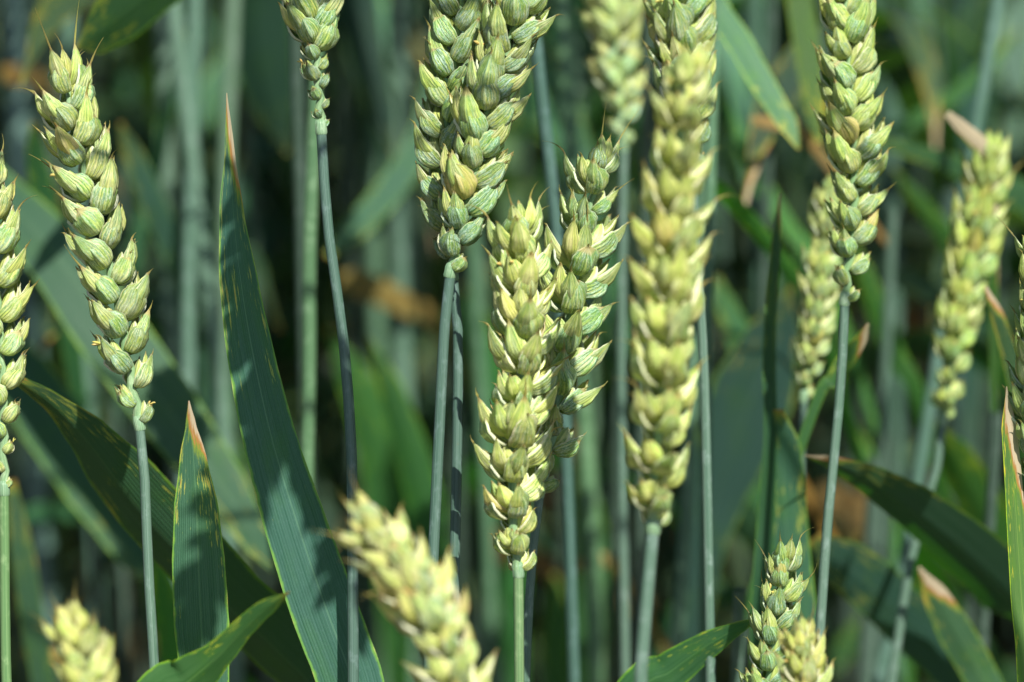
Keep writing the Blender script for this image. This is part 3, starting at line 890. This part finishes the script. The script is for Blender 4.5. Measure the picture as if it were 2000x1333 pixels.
leaf('small folded leaf tip behind the stalk of the long tight-rowed ear',
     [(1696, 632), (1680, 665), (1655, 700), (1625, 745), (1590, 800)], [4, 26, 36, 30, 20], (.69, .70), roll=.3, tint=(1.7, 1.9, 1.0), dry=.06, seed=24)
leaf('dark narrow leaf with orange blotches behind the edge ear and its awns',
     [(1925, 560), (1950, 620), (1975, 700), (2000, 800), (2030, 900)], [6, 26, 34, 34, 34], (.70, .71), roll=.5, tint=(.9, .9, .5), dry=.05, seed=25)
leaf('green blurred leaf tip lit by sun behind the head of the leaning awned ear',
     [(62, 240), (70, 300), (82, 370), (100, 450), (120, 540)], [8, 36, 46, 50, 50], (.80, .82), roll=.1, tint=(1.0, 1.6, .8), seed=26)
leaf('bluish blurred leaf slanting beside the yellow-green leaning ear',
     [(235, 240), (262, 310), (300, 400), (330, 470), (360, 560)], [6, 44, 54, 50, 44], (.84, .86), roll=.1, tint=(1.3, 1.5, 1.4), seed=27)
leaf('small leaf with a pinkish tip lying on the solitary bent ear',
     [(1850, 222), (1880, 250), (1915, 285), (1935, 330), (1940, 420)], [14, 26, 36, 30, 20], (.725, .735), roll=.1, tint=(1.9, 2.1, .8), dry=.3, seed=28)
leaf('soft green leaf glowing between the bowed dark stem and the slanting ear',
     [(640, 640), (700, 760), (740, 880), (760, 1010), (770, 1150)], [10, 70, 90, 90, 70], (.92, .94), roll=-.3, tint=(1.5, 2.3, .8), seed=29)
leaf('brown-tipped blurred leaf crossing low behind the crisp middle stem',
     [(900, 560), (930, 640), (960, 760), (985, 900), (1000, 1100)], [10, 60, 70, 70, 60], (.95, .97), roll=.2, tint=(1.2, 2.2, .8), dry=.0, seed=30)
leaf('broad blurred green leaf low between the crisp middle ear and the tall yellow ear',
     [(1120, 900), (1145, 1000), (1160, 1120), (1150, 1250), (1130, 1400)], [14, 60, 80, 80, 60], (.88, .90), roll=-.2, tint=(1.6, 2.1, .9), seed=31)
leaf('blurred leaf sweeping down beneath the tall yellow ear neck toward the corner',
     [(1400, 960), (1440, 1000), (1465, 1030), (1490, 1070), (1530, 1140)][::-1], [10, 60, 70, 60, 40], (.86, .84), roll=.3, tint=(1.4, 1.7, 1.2), seed=32)
for i, (lab, path, wd, d, ro, t) in enumerate((
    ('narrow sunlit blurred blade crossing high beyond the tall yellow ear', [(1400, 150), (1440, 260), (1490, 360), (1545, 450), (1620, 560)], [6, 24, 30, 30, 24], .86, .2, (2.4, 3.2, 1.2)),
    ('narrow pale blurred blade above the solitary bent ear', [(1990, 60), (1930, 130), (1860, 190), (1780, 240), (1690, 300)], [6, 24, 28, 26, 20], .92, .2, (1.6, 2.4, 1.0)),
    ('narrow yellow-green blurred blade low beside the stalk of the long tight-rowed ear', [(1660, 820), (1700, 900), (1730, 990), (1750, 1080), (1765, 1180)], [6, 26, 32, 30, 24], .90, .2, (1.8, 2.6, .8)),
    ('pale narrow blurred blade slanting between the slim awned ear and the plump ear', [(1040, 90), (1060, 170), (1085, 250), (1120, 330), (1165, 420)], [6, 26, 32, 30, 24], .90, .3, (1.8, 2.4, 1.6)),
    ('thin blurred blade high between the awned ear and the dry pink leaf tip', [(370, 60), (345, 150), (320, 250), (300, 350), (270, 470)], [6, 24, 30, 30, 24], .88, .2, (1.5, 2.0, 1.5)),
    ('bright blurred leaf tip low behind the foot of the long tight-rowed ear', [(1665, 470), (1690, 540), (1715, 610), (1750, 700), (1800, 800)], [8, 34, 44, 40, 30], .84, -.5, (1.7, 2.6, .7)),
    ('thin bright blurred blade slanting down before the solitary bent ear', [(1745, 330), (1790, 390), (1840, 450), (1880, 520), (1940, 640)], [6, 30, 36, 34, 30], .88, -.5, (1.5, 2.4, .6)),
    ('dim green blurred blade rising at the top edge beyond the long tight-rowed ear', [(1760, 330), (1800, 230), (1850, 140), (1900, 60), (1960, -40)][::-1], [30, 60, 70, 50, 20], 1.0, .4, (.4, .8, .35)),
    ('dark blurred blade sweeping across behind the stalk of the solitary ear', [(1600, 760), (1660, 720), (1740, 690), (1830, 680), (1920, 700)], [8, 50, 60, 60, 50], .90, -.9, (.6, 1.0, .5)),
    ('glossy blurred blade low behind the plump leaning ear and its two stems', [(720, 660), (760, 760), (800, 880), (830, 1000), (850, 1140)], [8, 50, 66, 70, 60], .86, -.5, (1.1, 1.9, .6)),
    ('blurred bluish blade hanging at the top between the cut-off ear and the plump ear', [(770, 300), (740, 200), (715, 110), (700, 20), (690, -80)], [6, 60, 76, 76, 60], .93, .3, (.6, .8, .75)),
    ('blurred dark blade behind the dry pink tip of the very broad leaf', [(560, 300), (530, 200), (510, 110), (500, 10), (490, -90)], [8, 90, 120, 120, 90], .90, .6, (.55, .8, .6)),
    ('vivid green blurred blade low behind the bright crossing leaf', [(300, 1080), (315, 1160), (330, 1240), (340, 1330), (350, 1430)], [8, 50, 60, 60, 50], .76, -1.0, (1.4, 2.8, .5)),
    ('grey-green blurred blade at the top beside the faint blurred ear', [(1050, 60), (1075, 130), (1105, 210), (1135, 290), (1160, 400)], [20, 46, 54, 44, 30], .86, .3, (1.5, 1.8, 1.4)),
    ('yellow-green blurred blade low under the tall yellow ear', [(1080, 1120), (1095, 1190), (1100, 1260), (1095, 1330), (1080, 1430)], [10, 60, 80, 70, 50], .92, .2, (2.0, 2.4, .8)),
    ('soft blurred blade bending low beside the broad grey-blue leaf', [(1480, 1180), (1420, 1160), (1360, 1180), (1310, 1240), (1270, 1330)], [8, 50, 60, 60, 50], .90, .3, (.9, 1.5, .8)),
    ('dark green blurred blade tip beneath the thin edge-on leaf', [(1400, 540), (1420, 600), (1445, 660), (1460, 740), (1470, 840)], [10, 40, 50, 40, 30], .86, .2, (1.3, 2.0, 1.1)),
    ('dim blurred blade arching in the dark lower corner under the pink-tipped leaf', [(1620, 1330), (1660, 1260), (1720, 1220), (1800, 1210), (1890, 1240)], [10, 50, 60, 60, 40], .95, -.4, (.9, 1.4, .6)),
)):
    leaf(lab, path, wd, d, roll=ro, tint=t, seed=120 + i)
# withered lower leaves that glow as soft brown and yellow patches
for i, (lab, path, wd, d, t) in enumerate((
    ('orange withered leaf end blurred beside the thin dark edge-on leaf', [(1440, 905), (1465, 885), (1500, 880), (1540, 905)], [24, 56, 50, 20], (.86, .87), (1.7, 1.35, .6)),
    ('yellow withered leaf glowing blurred behind the bowed dark stem', [(665, 545), (700, 555), (745, 570), (800, 600), (860, 640)], [30, 56, 54, 44, 30], (.92, .96), (1.3, 1.35, .8)),
    ('tan withered leaf blurred low behind the crisp middle stem', [(950, 1050), (985, 1065), (1030, 1090), (1080, 1130)], [30, 64, 66, 30], (.95, .99), (1.2, 1.0, .7)),
    ('brown withered leaf blurred at the side of the crisp middle ear', [(930, 640), (960, 650), (1000, 670), (1040, 700)], [24, 60, 60, 30], (.98, 1.0), (.9, .8, .5)),
    ('pale withered leaf end blurred below the stem of the middle ear', [(1110, 1108), (1140, 1102), (1170, 1100), (1200, 1106)], [14, 26, 26, 18], (.84, .86), (1.6, 1.7, 1.0)),
    ('small orange withered leaf end at the bottom under the ragged-shaded leaf', [(590, 1245), (615, 1275), (645, 1310), (680, 1360)], [12, 36, 40, 30], (.76, .78), (1.6, 1.2, .6)),
    ('tan withered scrap blurred among the stems beside the upright grey stem', [(745, 268), (775, 272), (810, 285), (840, 310)], [12, 22, 26, 16], (1.0, 1.02), (1.4, 1.4, .8)),
    ('pale brown withered scrap blurred behind the low drooping leaf', [(1600, 960), (1650, 985), (1700, 1010), (1760, 1050)], [30, 70, 70, 30], (1.0, 1.04), (1.0, .95, .7)),
    ('greyish withered leaf blurred behind the orange leaf end', [(1640, 1060), (1690, 1090), (1740, 1110), (1800, 1130)], [30, 80, 80, 40], (1.05, 1.1), (1.1, 1.1, .5)),
    ('ochre withered leaf blurred in the top corner behind the awned ear', [(0, 140), (25, 145), (55, 150), (90, 165)], [16, 36, 32, 16], (.95, .97), (1.5, 1.3, .7)),
    ('yellow withered leaf end blurred at the bottom beside the blurred yellow tip', [(45, 1280), (70, 1275), (100, 1280), (135, 1300)], [16, 30, 28, 16], (.80, .82), (1.5, 1.5, .8)),
    ('dull brown withered leaf blurred between the solitary ear and the long tight-rowed ear', [(1740, 560), (1775, 610), (1800, 680), (1815, 760)], [16, 50, 50, 30], (1.05, 1.08), (.8, .7, .5)),
    ('dim yellow withered leaf behind the dark stem of the ear above', [(690, 30), (720, 40), (760, 52), (800, 70)], [14, 34, 32, 20], (1.1, 1.12), (1.2, 1.1, .6)),
)):
    leaf(lab, path, wd, d, roll=.15, dead=True, tint=t, seed=80 + i, group='withered lower leaves', name='withered_leaf', stalk_r=1.4)

# ------------------------------------------------------------------ blurred stems one can tell apart
for i, (lab, pts, wd, d, t) in enumerate((
    ('soft light green stem close behind the bowed dark stem', [(612, 290), (604, 500), (604, 700), (600, 930), (598, 1340)], 27, .725, (1.3, 1.55, 1.0)),
    ('wide blurred grey-green stem rising in the gap before the leaning plump ear', [(780, 100), (786, 400), (790, 700), (790, 1050), (795, 1340)], 46, .96, (1.5, 1.6, 1.5)),
    ('pale blurred stem running up to the top edge beside the speckled dark leaf', [(318, -20), (322, 150), (326, 340), (340, 700)], 34, .90, (1.5, 1.5, 1.4)),
    ('blurred pale stem above the dry tip of the very broad dark leaf', [(456, -20), (452, 90), (446, 200), (440, 400)], 30, .88, (1.5, 1.5, 1.3)),
    ('thin blurred grey stem to one side of the very broad leaf, lit at mid height', [(372, 420), (368, 600), (366, 800), (350, 1100)], 27, .84, (1.4, 1.55, 1.5)),
    ('grey blurred stem hugging the edge of the very broad dark leaf', [(400, 500), (425, 700), (445, 950), (455, 1200)], 34, .84, (1.4, 1.5, 1.4)),
    ('dark blue stem with bright flecks between the plump ear and the slim awned ear', [(1045, 60), (1062, 220), (1076, 340), (1090, 480), (1100, 700)], 24, .72, (.9, 1.1, 1.2)),
    ('blurred pale stem broad above the slim awned ear', [(1095, -20), (1110, 100), (1125, 220), (1135, 420)], 36, .92, (1.4, 1.5, 1.2)),
    ('blurred green stem straight up beside the tall yellow ear', [(1392, -20), (1390, 200), (1385, 420), (1378, 760), (1376, 1340)], 24, .74, (1.2, 1.5, 1.1)),
    ('soft green stem low in the gap between the middle ear and the yellow ear', [(1140, 760), (1150, 950), (1160, 1130), (1165, 1340)], 34, .84, (1.4, 1.7, 1.1)),
    ('blurred stem under the neck of the tall yellow ear', [(1345, 900), (1338, 1050), (1325, 1200), (1315, 1340)], 26, .80, (1.3, 1.5, 1.2)),
    ('faint grey stem crossing low under the sunny-edged leaf', [(1775, 1040), (1760, 1130), (1740, 1230), (1715, 1340)], 26, .80, (1.2, 1.4, 1.4)),
    ('blurred grey stem in the dark behind the leaning awned ear', [(160, 560), (170, 760), (180, 980), (190, 1200)], 32, .90, (1.1, 1.3, 1.2)),
    ('dim blurred stem near the corner behind the awned ear head', [(30, -20), (36, 90), (40, 200), (48, 380)], 46, .98, (1.5, 1.6, 1.8)),
    ('dim wide stem blurred at the top between two blurred stems', [(385, -20), (380, 200), (378, 420), (372, 700)], 30, .98, (1.0, 1.2, 1.2)),
    ('pale stem blurred in the middle gap below the elbow-bent blade', [(735, 560), (738, 700), (742, 860), (748, 1060)], 30, 1.05, (1.3, 1.5, 1.2)),
    ('blurred stem slanting behind the foot of the leaning plump ear', [(930, 560), (940, 760), (950, 960), (958, 1200)], 24, .90, (1.1, 1.4, 1.0)),
    ('dim upright stem blurred beyond the long tight-rowed ear', [(1735, 60), (1740, 300), (1745, 560), (1750, 900)], 26, .98, (.9, 1.1, 1.0)),
    ('dim blurred stem behind the thin yellow-green ear', [(1480, 200), (1482, 420), (1486, 640), (1490, 900)], 26, .95, (.8, 1.1, .9)),
)):
    stalk(lab, pts, wd, d, t, seed=i)


# ------------------------------------------------------------------ the dense stand behind
q = random.Random(77)
cnt = 0
tries = 0
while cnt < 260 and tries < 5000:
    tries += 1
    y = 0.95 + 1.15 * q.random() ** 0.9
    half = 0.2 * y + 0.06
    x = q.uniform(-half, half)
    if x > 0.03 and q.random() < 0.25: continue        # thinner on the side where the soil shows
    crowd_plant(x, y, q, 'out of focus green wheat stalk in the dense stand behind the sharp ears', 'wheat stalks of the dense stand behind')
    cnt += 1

# beyond: the field as one mass
q = random.Random(5)
BV, BF, BU, BM = [], [], [], []
tmp = []
for sm, lv, top, ud in PROTO[:6]:
    vs_, fs_, us_, ms_ = [], [], [], []
    for me, isl in [(sm, 0)] + [(l, 1 if k else 2) for l, k in lv]:
        o = len(vs_)
        vs_ += [v.co.copy() for v in me.vertices]
        uvl = me.uv_layers[0].data
        uu = {}
        for lp in me.loops: uu[lp.vertex_index] = tuple(uvl[lp.index].uv)
        us_ += [uu.get(k, (0, 0)) for k in range(len(me.vertices))]
        fs_ += [tuple(o + k for k in p.vertices) for p in me.polygons]
        ms_ += [isl] * len(me.polygons)
    tmp.append((np.array([tuple(v) for v in vs_]), fs_, us_, ms_))
allV, allU, allM, allF = [], [], [], []
off = 0
for i in range(2300):
    if i < 420:                              # the same stand to both sides of what the picture takes in
        y = 0.95 + 1.1 * q.random()
        x = q.choice((-1, 1)) * (0.2 * y + 0.07 + 0.55 * q.random())
    else:
        y = 2.05 + 2.7 * q.random()
        x = q.uniform(-1, 1) * (0.26 * y + 0.45)
    v_, f_, u_, m_ = tmp[q.randrange(6)]
    a = q.uniform(0, 6.28); c_, s_ = math.cos(a), math.sin(a)
    Rm = np.array([[c_, -s_, 0], [s_, c_, 0], [0, 0, 1]]) * q.uniform(.92, 1.06)
    allV.append(v_ @ Rm.T + np.array([x, y, 0]))
    allF += [tuple(k + off for k in f) for f in f_]
    allU += u_; allM += m_
    off += len(v_)
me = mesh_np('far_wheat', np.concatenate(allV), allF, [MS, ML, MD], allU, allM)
tag(place('far_wheat', me, None, None, (.3, .42, .25, 0.0)), 'far rows of green wheat melting into dark blur', 'wheat crop', kind='stuff')  # tint darkened: shade of the dense canopy put into the colour
